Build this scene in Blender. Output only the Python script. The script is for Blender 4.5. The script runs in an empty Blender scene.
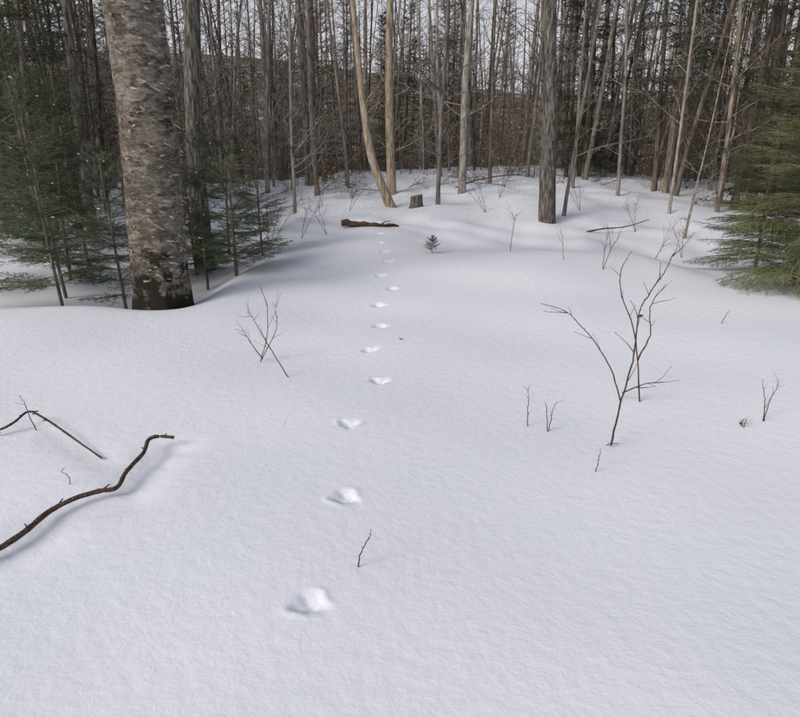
import bpy, math, random
import numpy as np
from mathutils import Vector, noise as mnoise
random.seed(11); rng=np.random.default_rng(5)
S=bpy.context.scene
COL=S.collection
# ------------------------------------------------------------------ terrain
def sm(a,b,v):
    t=np.clip((v-a)/(b-a),0,1); return t*t*(3-2*t)
TRACKS=[(-.32,1.797,.075),(-.253,2.49,.07),(-.292,3.24,.07),(-.135,3.94,.065),(-.233,4.60,.065),(-.176,5.30,.065),
(-.218,6.05,.065),(-.087,6.69,.065),(-.224,7.30,.07),(-.153,7.94,.07),(-.207,8.6,.07),(-.30,9.3,.075),
(-.34,10.2,.08),(-.42,11.1,.08),(-.52,12.2,.08),(-.66,13.4,.09)]
BR1=[(-1.65,1.94),(-1.569,2.05),(-1.528,2.152),(-1.50,2.292),(-1.437,2.383),(-1.354,2.446),(-1.29,2.486),(-1.298,2.618),(-1.283,2.791),(-1.305,2.917),(-1.269,2.961),(-1.186,2.95)]
BR2=[(-2.293,3.081),(-2.213,3.13),(-2.159,3.179),(-2.132,3.284),(-2.004,3.205),(-1.856,3.081),(-1.675,2.931),(-1.503,2.804)]
def h(x,y):
    x=np.asarray(x,float); y=np.asarray(y,float)
    z=.028*np.sin(.9*x+.7*y+1)+.02*np.sin(1.7*x-1.1*y)+.009*np.sin(3.1*x+1.9*y+2)*np.sin(2.3*y-.9*x)
    z=z-.40*sm(5.6,7.2,y)*sm(-1.75,-2.7,x)*(1-.7*sm(12,18,y))
    z=z+.08*np.exp(-((y-8.0)/1.2)**2)*sm(-1,1,x)
    z=z-.19*np.exp(-((y-10.2)/1.3)**2)*sm(-.5,1,x)
    z=z+.45*sm(9,19,y)*np.exp(-((x-2.5)/6)**2)
    z=z-.2*sm(3,4.2,x)*sm(6.6,8,y)*(1-sm(10,14,y))
    z=z-2.5*sm(21,36,y)
    m=sm(8.5,12,y)*(1-sm(60,90,y))
    z=z+m*(.06*np.sin(1.35*x+2+.5*np.sin(.8*y))*np.sin(1.1*y+.6*x)+.045*np.sin(2.9*x-1.3*y)*np.sin(2.3*y+x)+.024*np.sin(6.1*x+2*np.sin(1.7*y))*np.sin(4.7*y-2.2*x))
    z=z+16*sm(48,170,y)-5*sm(48,170,y)*np.sin(np.clip(x*.03,-1.5,1.5))
    z=z+3*sm(30,150,np.abs(x))
    z=z-.07*np.exp(-(((x+2.4)**2+(y-6.2)**2)/.45**2))
    for i,(tx,ty,r) in enumerate(TRACKS):
        r=r*(.64 if i<3 else .8)
        a=.35*math.sin(i*2.1)
        dx=(x-tx)*math.cos(a)+(y-ty)*math.sin(a); dy=-(x-tx)*math.sin(a)+(y-ty)*math.cos(a)
        rr=np.sqrt((dx/1.0)**2+(dy/(.9+.15*math.sin(i*1.3)))**2+1e-9)/r
        ang=np.arctan2(dy,dx)
        rr=rr*(1+.14*np.sin(3*ang+i)+.08*np.sin(5*ang+2*i))
        d=.024 if i<3 else .036
        z=z-d*np.exp(-rr**2.1)+.003*np.exp(-((rr-1.5)/.4)**2)*(1+np.sin(2*ang+i))
        z=z+.004*np.exp(-(rr/.9)**2)*np.sin(dx*110+i)*np.sin(dy*100+2*i)
    return z
def h1(x,y): return float(h(x,y))
def mkaxis():
    xs=list(np.arange(-.56,.10,.009))
    v=.10
    R=[]
    while v<320:
        R.append(v); st=min(max(.014,.03*abs(v)**.5 if v<6 else .02*v),12); v+=st if v>=.3 else .02
    v=-.56; L=[]
    while v>-320:
        v-= .022 if v>-2.6 else min(max(.04,.022*abs(v)),12)
        L.append(v)
    xs=np.array(sorted(L)+xs+R)
    ys=[];v=1.2
    while v<420:
        ys.append(v); v+= (.009 if v<4.3 else max(.0105,.0046*v)) if v<14 else (.08 if v<26 else .03*v)
    b=[];v=1.2;st=.03
    while v>-200:
        v-=st; st*=1.18; b.append(v)
    return xs,np.array(sorted(b)+ys)
xs,ys=mkaxis()
X,Y=np.meshgrid(xs,ys)
Z=h(X,Y)
def polydist(P,X,Y):
    best=np.full(X.shape,9.0)
    for (ax,ay),(bx,by) in zip(P[:-1],P[1:]):
        vx,vy=bx-ax,by-ay; L=vx*vx+vy*vy
        t=np.clip(((X-ax)*vx+(Y-ay)*vy)/L,0,1)
        best=np.minimum(best,np.hypot(X-ax-t*vx,Y-ay-t*vy))
    return best
near=(Y<4.2)&(Y>1)&(X<-.8)&(X>-3)
for P,dd,wd in((BR1[:-1],.028,.12),(BR2,.012,.09)):
    Pn=[(a+.06,b-.05) for a,b in P]
    Z[near]-=dd*np.exp(-(polydist(Pn,X[near],Y[near])/wd)**2)
def grid_mesh(name,X,Y,Z):
    ny,nx=X.shape
    me=bpy.data.meshes.new(name)
    co=np.stack([X,Y,Z],-1).reshape(-1,3).astype(np.float32)
    i=np.arange(ny*nx).reshape(ny,nx)
    q=np.stack([i[:-1,:-1],i[:-1,1:],i[1:,1:],i[1:,:-1]],-1).reshape(-1,4)
    me.vertices.add(len(co)); me.vertices.foreach_set("co",co.ravel())
    me.loops.add(q.size); me.loops.foreach_set("vertex_index",q.ravel().astype(np.int32))
    me.polygons.add(len(q)); me.polygons.foreach_set("loop_start",(np.arange(len(q))*4).astype(np.int32))
    me.polygons.foreach_set("material_index",(co[q[:,0],1]>8.8).astype(np.int32))
    me.update(); me.validate()
    me.polygons.foreach_set("use_smooth",np.ones(len(q),bool))
    return me
# ------------------------------------------------------------------ materials
def newmat(name,rough=.9,spec=.2):
    m=bpy.data.materials.new(name); m.use_nodes=True
    nt=m.node_tree; b=nt.nodes["Principled BSDF"]
    b.inputs["Roughness"].default_value=rough
    b.inputs["Specular IOR Level"].default_value=spec
    return m,nt,b
def N(nt,t,**k):
    n=nt.nodes.new(t)
    for a,v in k.items(): setattr(n,a,v)
    return n
def ramp(nt,stops):
    r=nt.nodes.new("ShaderNodeValToRGB"); e=r.color_ramp.elements
    e[0].position,e[0].color=stops[0][0],(*stops[0][1],1)
    e[1].position,e[1].color=stops[-1][0],(*stops[-1][1],1)
    for p,c in stops[1:-1]:
        x=e.new(p); x.color=(*c,1)
    return r
def coords(nt,scale=(1,1,1)):
    tc=nt.nodes.new("ShaderNodeTexCoord"); mp=nt.nodes.new("ShaderNodeMapping")
    mp.inputs["Scale"].default_value=scale
    nt.links.new(tc.outputs["Object"],mp.inputs["Vector"]); return mp.outputs[0]
def noise_n(nt,vec,scale,detail=4,rough=.55):
    n=nt.nodes.new("ShaderNodeTexNoise"); n.inputs["Scale"].default_value=scale
    n.inputs["Detail"].default_value=detail; n.inputs["Roughness"].default_value=rough
    nt.links.new(vec,n.inputs["Vector"]); return n
def bark(name,cols,sc=(9,9,1.6),rough=.95,bump=.6,rnd=0.0,dist=.01,det=3):
    m,nt,b=newmat(name,rough,0 if bump==0 else .1); v=coords(nt,sc)
    n=noise_n(nt,v,2.2,det,.68); r=ramp(nt,cols)
    nt.links.new(n.outputs["Fac"],r.inputs[0])
    out=r.outputs[0]
    if rnd>0:
        oi=nt.nodes.new("ShaderNodeObjectInfo"); mr=N(nt,"ShaderNodeMapRange")
        mr.inputs["To Min"].default_value=1-rnd; mr.inputs["To Max"].default_value=1+rnd
        nt.links.new(oi.outputs["Random"],mr.inputs[0])
        hs=nt.nodes.new("ShaderNodeHueSaturation"); nt.links.new(mr.outputs[0],hs.inputs["Value"])
        nt.links.new(out,hs.inputs["Color"]); out=hs.outputs[0]
    nt.links.new(out,b.inputs["Base Color"])
    if bump>0:
        bp=nt.nodes.new("ShaderNodeBump"); bp.inputs["Strength"].default_value=bump; bp.inputs["Distance"].default_value=dist
        nt.links.new(n.outputs["Fac"],bp.inputs["Height"]); nt.links.new(bp.outputs[0],b.inputs["Normal"])
    return m
def snow_mat(name,woods):
    m,nt,b=newmat(name,.6,.2)
    v=coords(nt)
    n2=noise_n(nt,v,16,3,.66); nb=noise_n(nt,v,.8,1,.5)
    bp=nt.nodes.new("ShaderNodeBump"); bp.inputs["Strength"].default_value=.5; bp.inputs["Distance"].default_value=.011
    nt.links.new(n2.outputs[0],bp.inputs["Height"]); nt.links.new(bp.outputs[0],b.inputs["Normal"])
    rs=ramp(nt,[(.3,(.765,.80,.885)),(.7,(.83,.85,.915))]); nt.links.new(nb.outputs[0],rs.inputs[0])
    if not woods:
        nt.links.new(rs.outputs[0],b.inputs["Base Color"]); return m
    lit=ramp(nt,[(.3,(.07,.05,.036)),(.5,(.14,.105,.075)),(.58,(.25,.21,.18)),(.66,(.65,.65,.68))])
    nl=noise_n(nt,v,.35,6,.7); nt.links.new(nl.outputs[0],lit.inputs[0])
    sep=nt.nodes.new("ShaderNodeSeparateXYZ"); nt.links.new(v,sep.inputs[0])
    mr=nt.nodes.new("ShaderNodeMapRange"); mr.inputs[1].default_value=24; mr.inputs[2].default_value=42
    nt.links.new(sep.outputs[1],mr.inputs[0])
    nd=noise_n(nt,v,14,4,.7); rd=ramp(nt,[(.585,(0,0,0)),(.66,(1,1,1))]); nt.links.new(nd.outputs[0],rd.inputs[0])
    md=nt.nodes.new("ShaderNodeMapRange"); md.inputs[1].default_value=9; md.inputs[2].default_value=18; md.inputs[4].default_value=.85
    nt.links.new(sep.outputs[1],md.inputs[0])
    mm=N(nt,"ShaderNodeMath",operation='MULTIPLY'); nt.links.new(rd.outputs[0],mm.inputs[0]); nt.links.new(md.outputs[0],mm.inputs[1])
    mixd=nt.nodes.new("ShaderNodeMixRGB"); mixd.inputs[2].default_value=(.14,.10,.07,1)
    nt.links.new(mm.outputs[0],mixd.inputs[0]); nt.links.new(rs.outputs[0],mixd.inputs[1])
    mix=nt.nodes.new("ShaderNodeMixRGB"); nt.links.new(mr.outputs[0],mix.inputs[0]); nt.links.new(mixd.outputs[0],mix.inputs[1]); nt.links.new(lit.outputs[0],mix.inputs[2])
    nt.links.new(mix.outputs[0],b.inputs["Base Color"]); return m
M_SNOW=snow_mat("snow",False); M_SNOWW=snow_mat("snow_woods",True)

M_GREY=bark("bark_grey",[(.3,(.085,.074,.065)),(.5,(.23,.206,.182)),(.7,(.40,.365,.33))],rnd=.4)
M_BROWN=bark("bark_brown",[(.3,(.065,.052,.043)),(.5,(.17,.14,.115)),(.7,(.30,.255,.21))],rnd=.4)
M_FARG=bark("far_bark_grey",[(.3,(.09,.079,.069)),(.7,(.34,.31,.275))],rnd=.5,bump=0,det=1)
M_FARB=bark("far_bark_brown",[(.3,(.068,.053,.044)),(.7,(.25,.207,.168))],rnd=.5,bump=0,det=1)
M_TAN=bark("bark_tan",[(.3,(.12,.095,.068)),(.48,(.28,.23,.17)),(.68,(.44,.38,.30))],rnd=.1)
M_DARK=bark("bark_dark",[(.32,(.03,.027,.023)),(.48,(.11,.098,.085)),(.66,(.25,.232,.205))],sc=(14,14,2.5),bump=1,dist=.02)
M_TWIG=bark("twig_bark",[(.3,(.04,.024,.018)),(.6,(.105,.062,.048)),(.8,(.17,.115,.09))],sc=(60,60,20),bump=.3,dist=.002)
M_FALLEN=bark("fallen_bark",[(.3,(.03,.019,.015)),(.5,(.085,.053,.041)),(.7,(.22,.17,.13))],sc=(50,50,50),bump=.8,dist=.004)
M_LOG=bark("log_bark",[(.3,(.022,.015,.012)),(.5,(.08,.047,.035)),(.7,(.18,.12,.09))],sc=(3,14,14),bump=.8)
M_WOOD=bark("cut_wood",[(.3,(.14,.09,.06)),(.6,(.24,.165,.11)),(.75,(.30,.23,.165))],sc=(20,20,20),bump=.2)
M_LEAF=bark("dead_leaf",[(.3,(.13,.06,.035)),(.6,(.26,.15,.09)),(.8,(.34,.23,.15))],sc=(20,20,20),bump=.2)
M_BEECH=bark("beech_leaf",[(.3,(.28,.19,.12)),(.7,(.45,.34,.24))],sc=(20,20,20),bump=0,det=0)
M_CLUMP,nt,b=newmat("snow_clump",.6,.2); b.inputs["Base Color"].default_value=(.82,.84,.88,1)
def needle_mat(name,c1,c2,c3):
    m,nt,b=newmat(name,.6,.2); v=coords(nt); n=noise_n(nt,v,3.5,2,.6)
    r=ramp(nt,[(.32,c1),(.52,c2),(.7,c3)]); nt.links.new(n.outputs[0],r.inputs[0])
    oi=nt.nodes.new("ShaderNodeObjectInfo"); q=N(nt,"ShaderNodeMapRange"); q.inputs[3].default_value=.75;q.inputs[4].default_value=1.3
    nt.links.new(oi.outputs["Random"],q.inputs[0]); hs=nt.nodes.new("ShaderNodeHueSaturation")
    nt.links.new(q.outputs[0],hs.inputs["Value"]); nt.links.new(r.outputs[0],hs.inputs["Color"])
    nt.links.new(hs.outputs[0],b.inputs["Base Color"]); return m
M_FIR=needle_mat("fir_needles",(.055,.09,.05),(.095,.14,.075),(.14,.185,.10))
M_HEM=needle_mat("hemlock_needles",(.07,.098,.028),(.12,.155,.05),(.19,.215,.08))
M_SPR=needle_mat("spruce_needles",(.04,.056,.03),(.07,.092,.046),(.11,.128,.07))
# birch bark : flaking plates, cracks, lichen, dark mossy foot
M_BIRCH,nt,b=newmat("birch_bark",.85,.2)
w=coords(nt)
nw_=noise_n(nt,w,7,4,.65)
add=N(nt,"ShaderNodeMixRGB",blend_type='ADD'); add.inputs[0].default_value=.14
nt.links.new(w,add.inputs[1]); nt.links.new(nw_.outputs["Color"],add.inputs[2])
mp=nt.nodes.new("ShaderNodeMapping"); mp.inputs["Scale"].default_value=(9,9,20); nt.links.new(add.outputs[0],mp.inputs[0])
vo=nt.nodes.new("ShaderNodeTexVoronoi"); vo.inputs["Scale"].default_value=1.0; nt.links.new(mp.outputs[0],vo.inputs["Vector"])
vg=nt.nodes.new("ShaderNodeSeparateColor"); nt.links.new(vo.outputs["Color"],vg.inputs[0])
v=coords(nt,(3,3,9)); n=noise_n(nt,v,4.5,8,.85)
nlow=noise_n(nt,w,2.3,3,.6)
cm0=N(nt,"ShaderNodeMath",operation='MULTIPLY_ADD'); cm0.inputs[1].default_value=.13; nt.links.new(vg.outputs[0],cm0.inputs[0]); nt.links.new(n.outputs[0],cm0.inputs[2])
cm=N(nt,"ShaderNodeMath",operation='MULTIPLY_ADD'); cm.inputs[1].default_value=.30; nt.links.new(nlow.outputs[0],cm.inputs[0]); nt.links.new(cm0.outputs[0],cm.inputs[2])
r=ramp(nt,[(.56,(.03,.025,.02)),(.635,(.11,.088,.070)),(.70,(.215,.182,.148)),(.77,(.32,.28,.235)),(.88,(.50,.455,.40))])
nt.links.new(cm.outputs[0],r.inputs[0])
n2=noise_n(nt,w,4.0,5,.65); r2=ramp(nt,[(.48,(0,0,0)),(.56,(1,1,1))]); nt.links.new(n2.outputs[0],r2.inputs[0])
mx=nt.nodes.new("ShaderNodeMixRGB"); mx.inputs[2].default_value=(.125,.12,.085,1)
hm=N(nt,"ShaderNodeMath",operation='MULTIPLY'); hm.inputs[1].default_value=.55; nt.links.new(r2.outputs[0],hm.inputs[0])
nt.links.new(hm.outputs[0],mx.inputs[0]); nt.links.new(r.outputs[0],mx.inputs[1])
sp=nt.nodes.new("ShaderNodeSeparateXYZ"); nt.links.new(w,sp.inputs[0])
n3=noise_n(nt,w,5.5,6,.7)
zb=N(nt,"ShaderNodeMath",operation='MULTIPLY_ADD'); zb.inputs[1].default_value=3.4; nt.links.new(n3.outputs[0],zb.inputs[0])
ng=N(nt,"ShaderNodeMath",operation='MULTIPLY'); ng.inputs[1].default_value=-1; nt.links.new(sp.outputs[2],ng.inputs[0]); nt.links.new(ng.outputs[0],zb.inputs[2])
mz=nt.nodes.new("ShaderNodeMapRange"); mz.inputs[1].default_value=1.15; mz.inputs[2].default_value=1.42; nt.links.new(zb.outputs[0],mz.inputs[0])
mx2=nt.nodes.new("ShaderNodeMixRGB"); mx2.inputs[2].default_value=(.028,.025,.017,1)
nt.links.new(mz.outputs[0],mx2.inputs[0]); nt.links.new(mx.outputs[0],mx2.inputs[1]); nt.links.new(mx2.outputs[0],b.inputs["Base Color"])
bp=nt.nodes.new("ShaderNodeBump"); bp.inputs["Strength"].default_value=1.0; bp.inputs["Distance"].default_value=.03
nt.links.new(cm.outputs[0],bp.inputs["Height"]); nt.links.new(bp.outputs[0],b.inputs["Normal"])
M_PEEL=bark("birch_peel",[(.3,(.13,.10,.08)),(.5,(.27,.225,.18)),(.7,(.46,.41,.35))],sc=(9,9,9),bump=.2)

me=grid_mesh("snow_ground",X,Y,Z); me.materials.append(M_SNOW); me.materials.append(M_SNOWW)
ground=bpy.data.objects.new("snow_ground",me); COL.objects.link(ground)
# ------------------------------------------------------------------ mesh builder
class MB:
    def __init__(s): s.v=[];s.f=[];s.n=0
    def tube(s,pts,rad,sides=5,mat=0,cap=False,wob=0):
        pts=np.asarray(pts,float); k=len(pts)
        d=np.gradient(pts,axis=0); d/=np.linalg.norm(d,axis=1)[:,None]+1e-9
        ref=np.array([1,0,0.]) if abs(d[0][0])<.8 else np.array([0,1,0.])
        a=np.cross(d,ref); a/=np.linalg.norm(a,axis=1)[:,None]+1e-9
        c=np.cross(d,a)
        an=np.arange(sides)/sides*2*np.pi
        R=np.asarray(rad)[:,None,None]
        if wob: R=R*(1+wob*rng.standard_normal((k,sides,1)))
        ring=pts[:,None,:]+R*(np.cos(an)[None,:,None]*a[:,None,:]+np.sin(an)[None,:,None]*c[:,None,:])
        s.v.append(ring.reshape(-1,3)); o=s.n
        i=np.arange(k-1)[:,None]*sides; j=np.arange(sides)[None,:]; j2=(j+1)%sides
        q=np.stack([o+i+j,o+i+j2,o+i+sides+j2,o+i+sides+j],-1).reshape(-1,4)
        s.f.append((q,mat)); s.n+=k*sides
        if cap:
            for e,base in((0,o),(1,o+(k-1)*sides)):
                s.v.append(pts[[0 if e==0 else -1]]); ci=s.n; s.n+=1
                jj=np.arange(sides); t=np.stack([base+jj,base+(jj+1)%sides,np.full(sides,ci)],-1)
                if e==0: t=t[:,::-1]
                s.f.append((t,cap-1 if cap is not True else mat))
    def tris(s,T,mat):
        T=T.reshape(-1,3); s.v.append(T); k=len(T)//3
        s.f.append((np.arange(k*3).reshape(k,3)+s.n,mat)); s.n+=len(T)
    def quads(s,T,mat):
        T=T.reshape(-1,3); s.v.append(T); k=len(T)//4
        s.f.append((np.arange(k*4).reshape(k,4)+s.n,mat)); s.n+=len(T)
    def mesh(s,name,mats,smooth=True):
        me=bpy.data.meshes.new(name); co=np.concatenate(s.v).astype(np.float32)
        loops=np.concatenate([f.ravel() for f,_ in s.f]).astype(np.int32)
        cnt=np.concatenate([np.full(len(f),f.shape[1]) for f,_ in s.f]).astype(np.int32)
        mi=np.concatenate([np.full(len(f),m) for f,m in s.f]).astype(np.int32)
        me.vertices.add(len(co)); me.vertices.foreach_set("co",co.ravel())
        me.loops.add(len(loops)); me.loops.foreach_set("vertex_index",loops)
        me.polygons.add(len(cnt)); st=np.concatenate([[0],np.cumsum(cnt)[:-1]]).astype(np.int32)
        me.polygons.foreach_set("loop_start",st); me.polygons.foreach_set("material_index",mi)
        me.update(); me.validate()
        me.polygons.foreach_set("use_smooth",np.full(len(me.polygons),smooth))
        for m in mats: me.materials.append(m)
        return me
def obj(name,me,loc=(0,0,0),rot=0,sc=1,col=COL,tilt=(0,0)):
    o=bpy.data.objects.new(name,me); col.objects.link(o); o.location=loc; o.rotation_euler=(tilt[0],tilt[1],rot)
    o.scale=(sc,sc,sc) if np.isscalar(sc) else sc; return o
U=random.uniform
def grow(p,d,L,n,wig=.12,up=0.0):
    pts=[Vector(p)]; d=Vector(d).normalized()
    for i in range(n):
        d=(d+Vector((U(-wig,wig),U(-wig,wig),U(-wig,wig)+up))).normalized()
        pts.append(pts[-1]+d*(L/n))
    return pts
def side_dir(d,ang):
    d=Vector(d).normalized(); r=Vector((U(-1,1),U(-1,1),U(-1,1))); r=(r-d*r.dot(d)).normalized()
    return d*math.cos(ang)+r*math.sin(ang)
def limbs(mb,pts,rad,nb,z0,z1,Lr,mat,sub=5,ang=(.8,1.35),up=.03,sides=3,twr=.004,leaves=0,bseg=6):
    P=pts; k=len(P)-1
    for i in range(nb):
        f=U(z0,z1); t=f*k; a=int(min(t,k-1)); p=P[a].lerp(P[a+1],t-a); d=(P[a+1]-P[a])
        r0=rad[a]*(1-(t-a))+rad[a+1]*(t-a)
        L=U(*Lr)*(1.1-.6*f)
        bp=grow(p,side_dir(d,U(*ang)),L,bseg,.16,up)
        rb=min(r0*.45,.006+.009*L)
        mb.tube([tuple(q) for q in bp],np.linspace(rb,twr*.7,bseg+1),sides,mat)
        for j in range(sub):
            u=U(.15,.95)*bseg; c=int(min(u,bseg-1)); q=bp[c].lerp(bp[c+1],u-c)
            tp=grow(q,side_dir(bp[c+1]-bp[c],U(.5,1.1)),L*U(.2,.45),2 if bseg<6 else 3,.2,up)
            mb.tube([tuple(w) for w in tp],np.linspace(max(twr,rb*.4),twr*.5,len(tp)),3,mat)
            if leaves and U(0,1)<leaves:
                T=[]
                for q in range(3):
                    c=tp[random.randrange(1,len(tp))]; a_=Vector((U(-1,1),U(-1,1),U(-1.2,.2))).normalized()*.06; b_=a_.cross(Vector((U(-1,1),U(-1,1),1))).normalized()*.018
                    T.append([c,c+a_*.5+b_,c+a_,c+a_*.5-b_])
                mb.quads(np.array([[tuple(v) for v in q] for q in T]),1)
def bare_tree(name,H,r,nb,mat,seed,path=None,z0=.08,Lr=(.5,1.6),sub=6,sides=8,wig=.035,twr=.004,flare=1.35,leaves=0,bseg=6):
    random.seed(seed); mb=MB()
    if path is None: pts=grow((0,0,-.3),(U(-.05,.05),U(-.05,.05),1),H,16,wig,.02)
    else: pts=[Vector(p) for p in path]
    k=len(pts)
    rad=[r*(1-.8*(i/(k-1))**1.1) for i in range(k)]; rad[0]*=flare
    mb.tube([tuple(p) for p in pts],rad,sides,0,wob=.03)
    limbs(mb,pts,rad,nb,z0,.97,Lr,0,sub,twr=twr,leaves=leaves,bseg=bseg)
    return mb.mesh(name,[mat,M_BEECH])
UP=np.array([0,0,1.])
def needles(mb,a,b,spacing,nl,nw,mat,store):
    a=np.array(a);b=np.array(b);d=b-a;L=np.linalg.norm(d)
    if L<1e-4:return
    d/=L; n=max(2,int(L/spacing)); s=np.cross(d,UP); ln=np.linalg.norm(s)
    s=s/ln if ln>.05 else np.array([1,0,0.]); u=np.cross(s,d)
    t=(rng.random(n*2))*L; sg=np.tile([1,-1],n)
    p=a+d*t[:,None]; k=n*2
    dirv=d*(.45+.25*rng.random((k,1)))+s*(sg*(.75+.25*rng.random(k)))[:,None]+u*(rng.uniform(-.3,.6,(k,1)))
    dirv/=np.linalg.norm(dirv,axis=1)[:,None]
    l=nl*(.7+.5*rng.random((k,1)))
    store.append(np.stack([p-d*nw/2,p+d*nw/2,p+dirv*l],1))
def conifer(name,H,R,gap,per,nl,nw,sp,seed,nmat,droop=.0,tw=.06,base=.06,r=.02,second=True,shape=.8,sparse=1.0,fan=.55,clump=0):
    random.seed(seed); mb=MB(); store=[]
    tr=grow((0,0,-.3),(U(-.04,.04),U(-.04,.04),1),H+.3,12,.03,.03)
    mb.tube([tuple(p) for p in tr],[r*(1-.9*i/12)+.003 for i in range(13)],7,0)
    z=base*H
    while z<H*.99:
        f=z/H
        t=(z+.3)/(H+.3)*12; a=int(min(t,11)); p0=tr[a].lerp(tr[a+1],t-a)
        for q in range(per):
            if U(0,1)>sparse: continue
            az=U(0,2*math.pi); L=R*((1-f)**shape)*U(.5,1.15)+.05
            el=.15+.7*f-droop*(1-f)+U(-.12,.12)
            d=Vector((math.cos(az)*math.cos(el),math.sin(az)*math.cos(el),math.sin(el)))
            n=7; bp=[p0]; dd=d.copy()
            for i in range(n):
                dd=(dd+Vector((U(-.07,.07),U(-.07,.07),U(-.05,.05)-droop*.10+ (.02 if droop<.2 else 0)))).normalized(); bp.append(bp[-1]+dd*L/n)
            mb.tube([tuple(x) for x in bp],np.linspace(max(.003,.009*L),.0015,n+1),3,0)
            for i in range(1,n): needles(mb,bp[i],bp[i+1],sp,nl,nw,1,store)
            s=.12*L; sg=1
            while s<L:
                i=int(min(s/L*n,n-1)); q0=bp[i].lerp(bp[i+1],s/L*n-i); fd=(bp[i+1]-bp[i]).normalized()
                sv=fd.cross(Vector((0,0,1))).normalized()*sg
                l2=fan*(L-s)*U(.6,1.15)+tw*.7
                d2=(fd*.65+sv*.8+Vector((0,0,U(-.2,.1)-droop*.35))).normalized()
                e=q0+d2*l2*.55; e2=e+(d2+fd*.25+Vector((0,0,-.1-droop*.3))).normalized()*l2*.45
                mb.tube([tuple(q0),tuple(e),tuple(e2)],[.0022,.0018,.001],3,0)
                needles(mb,q0,e,sp,nl,nw,1,store); needles(mb,e,e2,sp,nl,nw,1,store)
                if clump and U(0,1)<clump:
                    c=q0.lerp(e,.6); w=U(.010,.022); th=U(.005,.010)
                    mb.tube([tuple(c+d2*(-w)+Vector((0,0,.004))),tuple(c-d2*(w*.6)+Vector((0,0,.008))),tuple(c+Vector((0,0,.011))),tuple(c+d2*w*.7+Vector((0,0,.007))),tuple(c+d2*w)],[.001,th*.8,th,th*.7,.001],6,2)
                if second and l2>.12:
                    m=int(l2/tw)
                    for w in range(m):
                        g=(w+.7)/(m+.7); q1=q0.lerp(e2,g); sg2=1 if w%2 else -1
                        s2=d2.cross(Vector((0,0,1))).normalized()*sg2
                        l3=l2*(1-g)*.5+tw*.5
                        e3=q1+(d2*.7+s2*.75+Vector((0,0,U(-.25,.1)))).normalized()*l3
                        needles(mb,q1,e3,sp,nl,nw,1,store)
                s+=tw*U(.4,.75); sg=-sg
        z+=gap*U(.6,1.3)
    T=np.concatenate(store); mb.tris(T,1)
    return mb.mesh(name,[M_BROWN,nmat,M_CLUMP],smooth=False)
# ------------------------------------------------------------------ yellow birch
def birch():
    mb=MB(); random.seed(3)
    ns=80; H=11.0; R0=.268
    def ctr(z): return .03*math.sin(z*.9)+.028*z, .02*math.sin(z*1.3)
    zz=np.concatenate([np.linspace(-.35,3.2,150),np.linspace(3.2,H,41)[1:]])
    P=[];an=np.arange(ns)/ns*2*np.pi
    for z in zz:
        cx,cy=ctr(z)
        r=R0*(1-.03*max(z,0)) if z<8 else R0*.7*(1-(z-8)/3.4)
        r=max(r,.02)
        fl=.06*math.exp(-max(z+.12,0)/.25)
        ring=[]
        for a in an:
            nn=mnoise.noise(Vector((math.cos(a)*1.2,math.sin(a)*1.2,z*.8)))
            n2=mnoise.noise(Vector((math.cos(a)*4,math.sin(a)*4,z*6+5)))
            rr=r*(1+.07*nn+.045*n2)+fl*(1+.8*math.sin(a*5+1)+.4*math.sin(a*3))
            ring.append((cx+rr*math.cos(a),cy+rr*math.sin(a),z))
        P.append(ring)
    P=np.array(P); k=len(zz)
    mb.v.append(P.reshape(-1,3)); i=np.arange(k-1)[:,None]*ns; j=np.arange(ns)[None,:]; j2=(j+1)%ns
    mb.f.append((np.stack([i+j,i+j2,i+ns+j2,i+ns+j],-1).reshape(-1,4),0)); mb.n=k*ns
    for c in range(650):
        z=U(.35,3.6); a=U(0,2*math.pi); w=U(.015,.08); hh=U(.006,.028); r=R0*(1-.03*z)*1.03
        cx,cy=ctr(z); m=5; lift=U(.006,.032); tl=U(-.6,.6)
        q=[]
        for s in range(m+1):
            f=s/m; aa=a+f*w/r; rr=r+.003+lift*f*f; z2=z+tl*f*w
            q.append(((cx+rr*math.cos(aa),cy+rr*math.sin(aa),z2),(cx+(rr+.003)*math.cos(aa),cy+(rr+.003)*math.sin(aa),z2+hh*(1-.6*f))))
        T=[]
        for s in range(m): T.append([q[s][0],q[s+1][0],q[s+1][1],q[s][1]])
        mb.quads(np.array(T),1)
    pts=[Vector((.028*z,0,z)) for z in np.linspace(3.4,H,9)]
    limbs(mb,pts,[.14]*8+[.03],26,.05,.98,(1.5,3.2),2,10)
    return mb.mesh("birch_tree",[M_BIRCH,M_PEEL,M_GREY])
obj("birch_tree",birch(),(-2.42,6.2,h1(-2.42,6.2)))
# ------------------------------------------------------------------ named bare trees
def at(x,y,dz=0): return (x,y,h1(x,y)+dz)
def fitpath(pts,n=18):
    P=[Vector(p) for p in pts]; out=[]
    Q=[P[0]*2-P[1]]+P+[P[-1]*2-P[-2]]
    m=max(2,n//(len(P)-1))
    for i in range(1,len(Q)-2):
        for s in range(m):
            t=s/m; a,b_,c,d=Q[i-1],Q[i],Q[i+1],Q[i+2]
            out.append(.5*((2*b_)+(c-a)*t+(2*a-5*b_+4*c-d)*t*t+(3*b_-a-3*c+d)*t**3))
    out.append(P[-1]); return out
lean=fitpath([(.12,0,-.25),(0,0,0),(-.16,0,.34),(-.38,0,.95),(-.50,0,1.7),(-.61,0,2.75),(-.69,0,3.75),(-.85,0,6),(-1.2,.2,9)],24)
obj("leaning_tree",bare_tree("leaning_tree",9,.115,18,M_TAN,21,path=lean,z0=.45,sides=10),at(-.18,13.05))
tan=fitpath([(0,0,-.3),(0,0,0),(-.05,0,2),(-.02,0,4),(.1,0,7),(0,0,11)],20)
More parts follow.
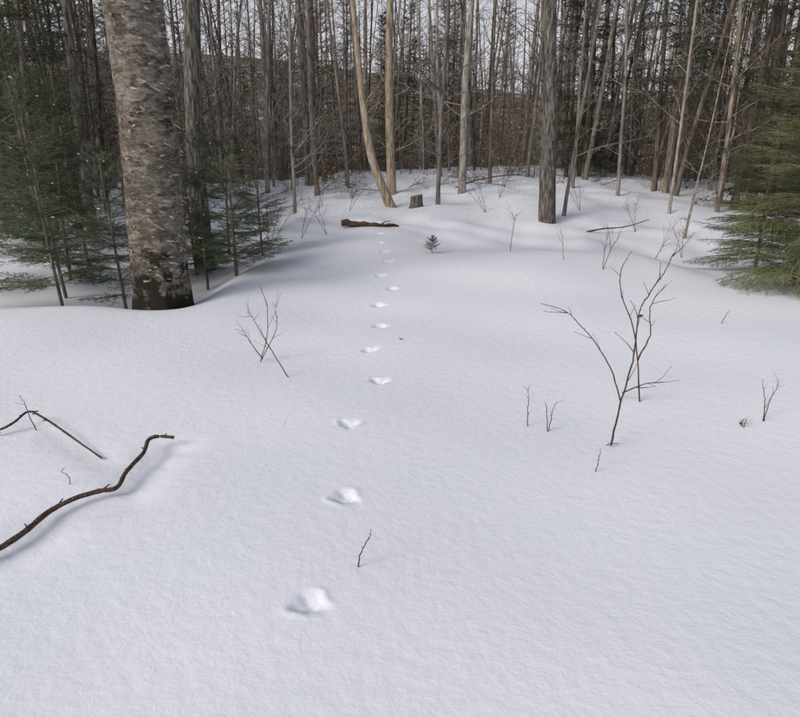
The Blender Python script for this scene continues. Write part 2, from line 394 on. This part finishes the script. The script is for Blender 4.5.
obj("maple_tree",bare_tree("maple_tree",11,.135,20,M_TAN,22,path=tan,z0=.3,sides=10),at(-.19,15.1))
mainp=fitpath([(.03,0,-.3),(.0,0,0),(-.06,0,1),(-.10,0,2.1),(-.22,0,3.7),(-.2,.1,7),(0,.2,12)],24)
obj("ash_tree",bare_tree("ash_tree",12,.185,26,M_DARK,23,path=mainp,z0=.22,sides=16,flare=1.5),at(2.72,11.8))
obj("maple_tree",bare_tree("maple_tree_b",10,.085,30,M_GREY,24,z0=.15,sides=8),at(1.39,14.5))
obj("maple_tree",bare_tree("maple_tree_c",9,.045,34,M_GREY,25,z0=.1,sides=6),at(.78,13.2),.5)
obj("hardwood_tree",bare_tree("hardwood_tree_a",12,.14,24,M_DARK,26,z0=.15,sides=10),at(-3.0,9.6))
for i,(x,y,r,sd) in enumerate([(3.11,12.2,.035,31),(-1.98,15.6,.07,32),(-3.44,16.8,.065,33),(-2.88,17.3,.04,34),(-1.3,16.6,.04,35),
    (4.9,14.5,.04,36),(4.1,15.4,.04,37),(2.3,16.6,.05,38),(-2.3,14.0,.04,39),(5.3,12.6,.03,40),(-4.3,13,.055,41),(1.1,17.4,.045,42),(3.4,17.6,.06,43)]):
    obj("hardwood_tree",bare_tree("hardwood_tree_%d"%sd,U(8,11),r,26,[M_GREY,M_BROWN,M_GREY][i%3],sd,z0=.1,sides=7),at(x,y),U(0,6))
obj("birch_sapling",bare_tree("birch_sapling",3.4,.030,14,M_PEEL,51,path=fitpath([(0,0,-.2),(0,0,0),(.06,0,.8),(.14,0,1.6),(.3,.1,3.4)],14),z0=.35,Lr=(.3,.7),sides=7,twr=.003),at(5.0,11.1))
# ------------------------------------------------------------------ conifers
firm=[conifer("fir_sapling_%d"%i,H,R,g,5,.028,.0075,.0110,60+i,M_FIR,droop=.12,tw=.065,r=.02,base=.12,sparse=.8,clump=.02) for i,(H,R,g) in enumerate([(2.6,.85,.15),(1.9,.75,.13),(1.2,.6,.11),(3.6,1.0,.17)])]
for i,(x,y,m,s) in enumerate([(-3.55,6.4,0,.9),(-4.7,6.7,1,1.15),(-3.15,7.0,1,1.0),(-4.2,7.7,3,1.0),(-3.4,8.8,0,1.1),(-2.0,7.6,2,1.25),(-2.6,8.3,0,.85),(-1.95,8.9,1,.85),(-5.6,8.2,3,1.1),(-4.9,9.8,3,1.1),(-2.9,10.6,0,1.0),(-6.0,10.6,3,1.3),(-4.0,11,3,1.1),(-4.6,8.6,0,1.0),(-3.0,9.2,2,1.3)]):
    obj("fir_sapling",firm[m],at(x,y),U(0,6.3),s)
hem=conifer("hemlock_tree",3.3,1.0,.085,6,.020,.0060,.0105,71,M_HEM,droop=.25,tw=.075,r=.03,shape=.5,fan=.6)
obj("hemlock_tree",hem,at(4.25,6.65),1.0)
obj("hemlock_tree",hem,at(5.25,7.4),3.7,1.15)
obj("hemlock_tree",hem,at(4.8,8.4),5.0,.85)
seed=conifer("fir_seedling",.26,.17,.03,4,.016,.004,.007,75,M_FIR,tw=.035,base=.2,r=.004,second=False)
obj("fir_seedling",seed,at(.43,8.4),0,.8)
bigc=[conifer("spruce_%d"%i,H,R,.30,5,.09,.032,.075,80+i,M_SPR,droop=.3,tw=.20,r=.09,base=b,second=True,shape=.55) for i,(H,R,b) in enumerate([(9,1.6,.06),(11,1.8,.2),(7,1.4,.03)])]
for (x,y,m,s,r) in [(-6.4,11.5,0,.9,0),(-7.6,13.5,1,1,1),(7.2,13.2,0,1,3),(6.4,15.6,1,1,4),(8.4,11.5,2,1,5),(5.1,18.5,0,.9,2.2)]:
    obj("spruce_tree",bigc[m],at(x,y),r,s)
# ------------------------------------------------------------------ distant forest (one instanced collection)
fc=bpy.data.collections.new("distant_forest")
spec=[(.045,36,0,.04),(.055,32,1,.03),(.07,30,0,.02),(.10,28,1,.02),(.035,38,0,.06),(.045,36,1,.04),(.06,34,0,.03),(.03,36,1,.07)]
FM=[M_FARB,M_FARG]
protos=[bare_tree("forest_tree_%d"%i,U(9,13),r,nb,FM[m],100+i,z0=.04,Lr=(.5,1.7),sub=5,sides=6,wig=w,twr=.006) for i,(r,nb,m,w) in enumerate(spec)]
fprot=[bare_tree("far_forest_tree_%d"%i,U(9,13),r,nb-8,FM[m],150+i,z0=.04,Lr=(.6,1.8),sub=2,sides=5,wig=w,twr=.009,bseg=3) for i,(r,nb,m,w) in enumerate(spec)]
brush=[bare_tree("brush_%d"%i,U(1.8,3),.012,22,M_FARB,130+i,z0=.03,Lr=(.4,1.0),sub=5,sides=4,wig=.1,twr=.004,leaves=.35 if i>3 else 0) for i in range(6)]
random.seed(77)
def openarea(x,y):
    if y<17.2: return (-4.2-.1*(y-10))<x<(6.3)
    if y<20: return -2.0<x<3.6 and U(0,1)<.6
    return False
n=0
while n<1050:
    y=12+62*U(0,1)**1.3; x=U(-1,1)*(.74*y+4)
    if openarea(x,y) : continue
    if abs(x)<6 and y<14: continue
    if x>.12*y and y>46 and U(0,1)<.55: continue
    obj("t",random.choice(protos if y<34 else fprot),(x,y,h1(x,y)),U(0,6.3),U(.75,1.15),fc,(U(-.06,.06),U(-.06,.06))); n+=1
n=0
while n<90:
    y=18+50*U(0,1); x=U(-1,1)*(.74*y+4)
    if abs(x-.5)<5 and y<24: continue
    obj("c",random.choice(bigc),(x,y,h1(x,y)),U(0,6.3),U(.6,1.2),fc); n+=1
n=0
while n<420:
    y=15.5+22*U(0,1)**1.3; x=U(-1,1)*(.7*y+3)
    if openarea(x,y) and U(0,1)<.88: continue
    obj("b",random.choice(brush),(x,y,h1(x,y)-.05),U(0,6.3),U(.5,1.3),fc,(U(-.3,.3),U(-.3,.3))); n+=1
# fallen tops and brush lying on the snow at the edge of the woods
for i in range(34):
    y=U(14.8,20.5); x=U(-3.2,5.8)
    obj("f",random.choice(brush),(x,y,h1(x,y)+.04),U(0,6.3),U(.4,.8),fc,(random.choice([-1,1])*U(1.25,1.5),U(-.2,.2)))
e=bpy.data.objects.new("distant_forest",None); COL.objects.link(e); e.instance_type='COLLECTION'; e.instance_collection=fc
# ------------------------------------------------------------------ stump, log
def stump():
    mb=MB(); sd=28
    zz=[-.1,0,.03,.08,.15,.22,.25]; an=np.arange(sd)/sd*2*np.pi; P=[]
    for z in zz:
        r=.115+.05*math.exp(-max(z,0)/.05)
        P.append([((r*(1+.07*math.sin(3*a+1)+.04*math.sin(7*a)))*math.cos(a),(r*(1+.07*math.sin(3*a+1)+.04*math.sin(7*a)))*math.sin(a),z+(.02*math.cos(a) if z>.2 else 0)) for a in an])
    P=np.array(P);k=len(zz); mb.v.append(P.reshape(-1,3)); i=np.arange(k-1)[:,None]*sd; j=np.arange(sd)[None,:]; j2=(j+1)%sd
    mb.f.append((np.stack([i+j,i+j2,i+sd+j2,i+sd+j],-1).reshape(-1,4),0)); mb.n=k*sd
    mb.v.append(np.array([[0,0,.262]])); t=np.stack([(k-1)*sd+np.arange(sd),(k-1)*sd+(np.arange(sd)+1)%sd,np.full(sd,mb.n)],-1); mb.n+=1; mb.f.append((t,1))
    return mb.mesh("tree_stump",[M_DARK,M_WOOD])
obj("tree_stump",stump(),at(.33,13.05,-.01))
mb=MB(); lp=[(-1.02+1.0*i/12,.04*math.sin(i*.7),.06-.05*i/12+.008*math.sin(i*1.9)) for i in range(13)]
mb.tube(lp,np.array([.06,.066,.064,.06,.055,.052,.05,.045,.042,.04,.034,.026,.012])*.9,14,0,cap=2,wob=.07)
mb.tube([lp[8],(lp[8][0]+.10,-.1,.10),(lp[8][0]+.2,-.16,.12)],[.014,.009,.004],5,0)
for a,b_ in((1,5),(7,10)):
    q=[(lp[i][0],lp[i][1]+.005,lp[i][2]+.042) for i in range(a,b_+1)]
    mb.tube(q,[.004]+[.032]*(len(q)-2)+[.004],8,2,wob=.12)
obj("fallen_log",mb.mesh("fallen_log",[M_LOG,M_WOOD,M_CLUMP]),at(0,11.08,.01))
# ------------------------------------------------------------------ twigs / shrubs / branches
def stemset(name,stems,side=(5,.18),buds=True,r=.005,seed=1,mat=M_TWIG,up=.05,loc=(0,0,0)):
    random.seed(seed); mb=MB()
    for st in stems:
        rr=r; P=fitpath(st,len(st)*4) if len(st)>2 else [Vector(p) for p in st]
        P=[p+Vector((U(-1,1),U(-1,1),0))*.003 for p in P]
        k=len(P); mb.tube([tuple(p) for p in P],[rr*(1-.7*i/(k-1)) for i in range(k)],6,0,wob=.08)
        for j in range(int(side[0])):
            t=U(.25,.97)*(k-1); a=int(min(t,k-2)); q=P[a].lerp(P[a+1],t-a)
            tp=grow(q,side_dir(P[a+1]-P[a],U(.5,.9)),side[1]*U(.4,1.2),4,.15,up)
            mb.tube([tuple(w) for w in tp],np.linspace(rr*.42,rr*.18,5),4,0)
            if buds:
                e=tp[-1]; dd=(tp[-1]-tp[-2]).normalized()
                mb.tube([tuple(e-dd*.002),tuple(e+dd*.004),tuple(e+dd*.010)],[rr*.15,rr*.38,.0002],4,0)
        for i in range(2,k-1,2):
            dd=side_dir(P[i+1]-P[i],.7)
            mb.tube([tuple(P[i]),tuple(P[i]+dd*.006),tuple(P[i]+dd*.012)],[rr*.3,rr*.3,.0003],4,0)
    return obj(name,mb.mesh(name,[mat]),loc)
def st(Yc,pts,dy=0): return [(x,Yc+dy*i,z) for i,(x,z) in enumerate(pts)]
stemset("bare_shrub",[
 st(3.08,[(1.16,-.03),(1.173,.145),(1.19,.281),(1.215,.463),(1.216,.574),(1.216,.735),(1.263,.84),(1.32,.952),(1.346,1.034)])],(9,.16),r=.0055,seed=4)
stemset("bare_shrub",[
 st(3.7,[(1.42,-.05),(1.35,.14),(1.25,.31),(1.14,.44),(1.01,.56),(.85,.61)]),
 st(3.7,[(1.54,-.05),(1.49,.24),(1.43,.47),(1.34,.66),(1.32,.82),(1.37,.93)]),
 [(1.49,3.7,.24),(1.53,3.66,.42),(1.50,3.64,.6),(1.56,3.62,.75)],
 [(1.42,3.7,.02),(1.55,3.68,.09),(1.66,3.66,.11)]],(5,.15),r=.005,seed=5)
stemset("bare_shrub",[
 st(4.0,[(-.74,-.04),(-.84,.15),(-.92,.31),(-.97,.42),(-1.01,.47)]),
 st(4.35,[(-1.04,-.04),(-.97,.18),(-.95,.41),(-.99,.56)]),
 st(4.4,[(-1.03,.0),(-.91,.22),(-.90,.41)]),
 st(4.3,[(-1.0,.03),(-1.08,.16),(-1.13,.27)])],(6,.12),r=.0038,seed=6)
def sprig(name,x,y,hh,lean=0,n=1,sd=1,r=.003,side=(3,.07)):
    random.seed(sd); z=h1(x,y); S_=[]
    for i in range(n):
        l=lean+(i-.5*(n-1))*.35
        S_.append([(x,y,z-.03),(x+l*hh*.35,y+U(-.02,.02),z+hh*.4),(x+l*hh*.7+U(-.01,.01),y,z+hh*.75),(x+l*hh,y,z+hh)])
    return stemset(name,S_,side,r=r,seed=sd)
sprig("twig",.751,3.34,.25,-.05,1,11,.003,(5,.05))
sprig("twig",.86,3.28,.19,0,2,12,.003,(2,.05))
sprig("twig",.995,2.81,.13,.1,1,13,.0025,(0,.05))
sprig("twig",2.16,3.38,.27,-.05,2,14,.003,(4,.06))
sprig("twig",-1.54,2.54,.09,-.1,1,15,.002,(2,.04))
sprig("twig",2.81,5.28,.12,.5,1,16,.003,(1,.05))
sprig("twig",-.17,2.0,.17,.37,1,17,.0032,(0,.04))
sprig("twig",-2.05,3.2,.2,-.3,1,18,.003,(1,.06))
sprig("twig",1.5,8.55,.5,.1,1,19,.005,(7,.2))
sprig("twig",2.35,7.2,.5,.2,2,20,.004,(7,.18))
sprig("twig",2.0,7.6,.35,-.2,1,24,.0035,(6,.15))
sprig("twig",3.0,8.9,.4,-.3,1,25,.0035,(6,.2))
sprig("twig",2.0,3.32,.05,.3,2,26,.003,(3,.04))
sprig("twig",1.12,3.1,.02,4.5,1,27,.0025,(1,.03))
random.seed(5)
k=0
for (x,y,hh,nn) in [(-1.95,9.3,.9,3),(-1.55,9.9,.5,2),(-1.2,10.4,.45,2),(-2.4,11.6,.8,3),(4.6,10.2,.7,2),(1.7,12.6,.8,3),(2.1,13.6,.9,3),(-1.0,12.6,.5,2),(3.6,12.8,.9,3),(4.2,11.3,.5,2),(-2.9,12.4,1.0,3),(-1.6,13.2,.7,2),(2.4,15.0,1.0,3),(3.3,8.1,.3,1),(-2.2,10.6,.8,2)]:
    sprig("bare_shrub",x,y,hh*U(.7,1.1),U(-.8,.8),nn,200+k,.0045,(9,.28)); k+=1
def branch(name,P2,r0,r1,seed,lift,spurs):
    random.seed(seed); mb=MB(); n=len(P2)
    P=fitpath([(x,y,h1(x,y)+lift[min(i,len(lift)-1)]) for i,(x,y) in enumerate(P2)],n*5)
    k=len(P); mb.tube([tuple(p) for p in P],[(r0+(r1-r0)*i/(k-1))*(1+.22*mnoise.noise(p*30)) for i,p in enumerate(P)],9,0,cap=2,wob=.06)
    for s in range(spurs):
        i=random.randrange(2,k-3); d=side_dir(P[i+1]-P[i],U(.7,1.2)); d.z=abs(d.z)*.5
        tp=grow(P[i],d,U(.015,.045),3,.2,0); mb.tube([tuple(q) for q in tp],np.linspace(.005,.0025,4),5,0)
    return obj(name,mb.mesh(name,[M_FALLEN,M_WOOD]))
branch("fallen_branch",BR1,.0125,.0085,41,[.02,.02,.02,.02,.025,.025,.02,.03,.04,.05,.05,.05],12)
branch("fallen_branch",BR2,.0075,.005,42,[.02,.03,.05,.07,.06,.05,.03,.0],7)
branch("fallen_branch",[(3.3,11.2),(3.6,11.3),(4.0,11.25),(4.5,11.5)],.016,.006,43,[.0,.08,.12,.16],5)
branch("fallen_branch",[(1.3,15.4),(1.8,15.6),(2.4,15.5),(2.9,15.8)],.02,.008,44,[.0,.10,.2,.22],5)
def leaf(x,y,z,s,sd):
    random.seed(sd); mb=MB(); T=[]
    out=[(0,0),(.25,.28),(.6,.30),(1,0),(.6,-.30),(.25,-.28)]
    c=[.5,0]; V=[(a*s,b_*s,.18*s*abs(b_)*3+.1*s*math.sin(a*3)) for a,b_ in out]
    for i in range(6): T.append([(c[0]*s,0,0),V[i],V[(i+1)%6]])
    mb.tris(np.array(T),0); o=obj("dead_leaf",mb.mesh("dead_leaf",[M_LEAF],False),(x,y,z),U(0,6)); o.rotation_euler=(U(-.4,.4),U(-.4,.4),U(0,6)); return o
leaf(0,4.83,h1(0,4.83)+.008,.05,1); leaf(1.22,3.08,.70,.03,2); leaf(2.02,3.34,h1(2,3.3)+.01,.04,3)
# ------------------------------------------------------------------ light, sky, camera
el,az=math.radians(36),math.radians(232)
w=bpy.data.worlds.new("World"); S.world=w; w.use_nodes=True; nt=w.node_tree
bg=nt.nodes["Background"]; sky=nt.nodes.new("ShaderNodeTexSky"); sky.sky_type='NISHITA'; sky.sun_disc=False
sky.sun_elevation=el; sky.sun_rotation=az; sky.dust_density=5; sky.air_density=1.0; sky.ozone_density=1
hs=nt.nodes.new("ShaderNodeHueSaturation"); hs.inputs["Saturation"].default_value=.62; hs.inputs["Value"].default_value=1.0
nt.links.new(sky.outputs[0],hs.inputs["Color"])
# pale haze low over the horizon, all the way round
tc=nt.nodes.new("ShaderNodeTexCoord"); sx=nt.nodes.new("ShaderNodeSeparateXYZ"); nt.links.new(tc.outputs["Generated"],sx.inputs[0])
mr=nt.nodes.new("ShaderNodeMapRange"); mr.inputs[1].default_value=.10; mr.inputs[2].default_value=.38; mr.inputs[3].default_value=.85; mr.inputs[4].default_value=0
nt.links.new(sx.outputs[2],mr.inputs[0])
mh=nt.nodes.new("ShaderNodeMixRGB"); mh.inputs[2].default_value=(6.3,6.2,6.7,1)
nt.links.new(mr.outputs[0],mh.inputs[0]); nt.links.new(hs.outputs[0],mh.inputs[1])
nt.links.new(mh.outputs[0],bg.inputs[0]); bg.inputs[1].default_value=.122
sd=bpy.data.lights.new("sun","SUN"); sd.energy=.9; sd.angle=math.radians(20); sd.color=(1,.95,.90)
so=bpy.data.objects.new("sun",sd); COL.objects.link(so)
dirv=Vector((math.sin(az)*math.cos(el),math.cos(az)*math.cos(el),math.sin(el)))
so.rotation_euler=dirv.to_track_quat('Z','Y').to_euler(); so.location=(0,0,20)
cam=bpy.data.cameras.new("camera"); cam.sensor_width=36; cam.sensor_fit='HORIZONTAL'; cam.lens=36*628/800; cam.clip_end=1500; cam.clip_start=.05
co=bpy.data.objects.new("camera",cam); COL.objects.link(co); co.location=(0,0,1.6); co.rotation_euler=(math.radians(70),0,0)
S.camera=co
S.view_settings.view_transform='Standard'; S.view_settings.look='None'; S.view_settings.exposure=0
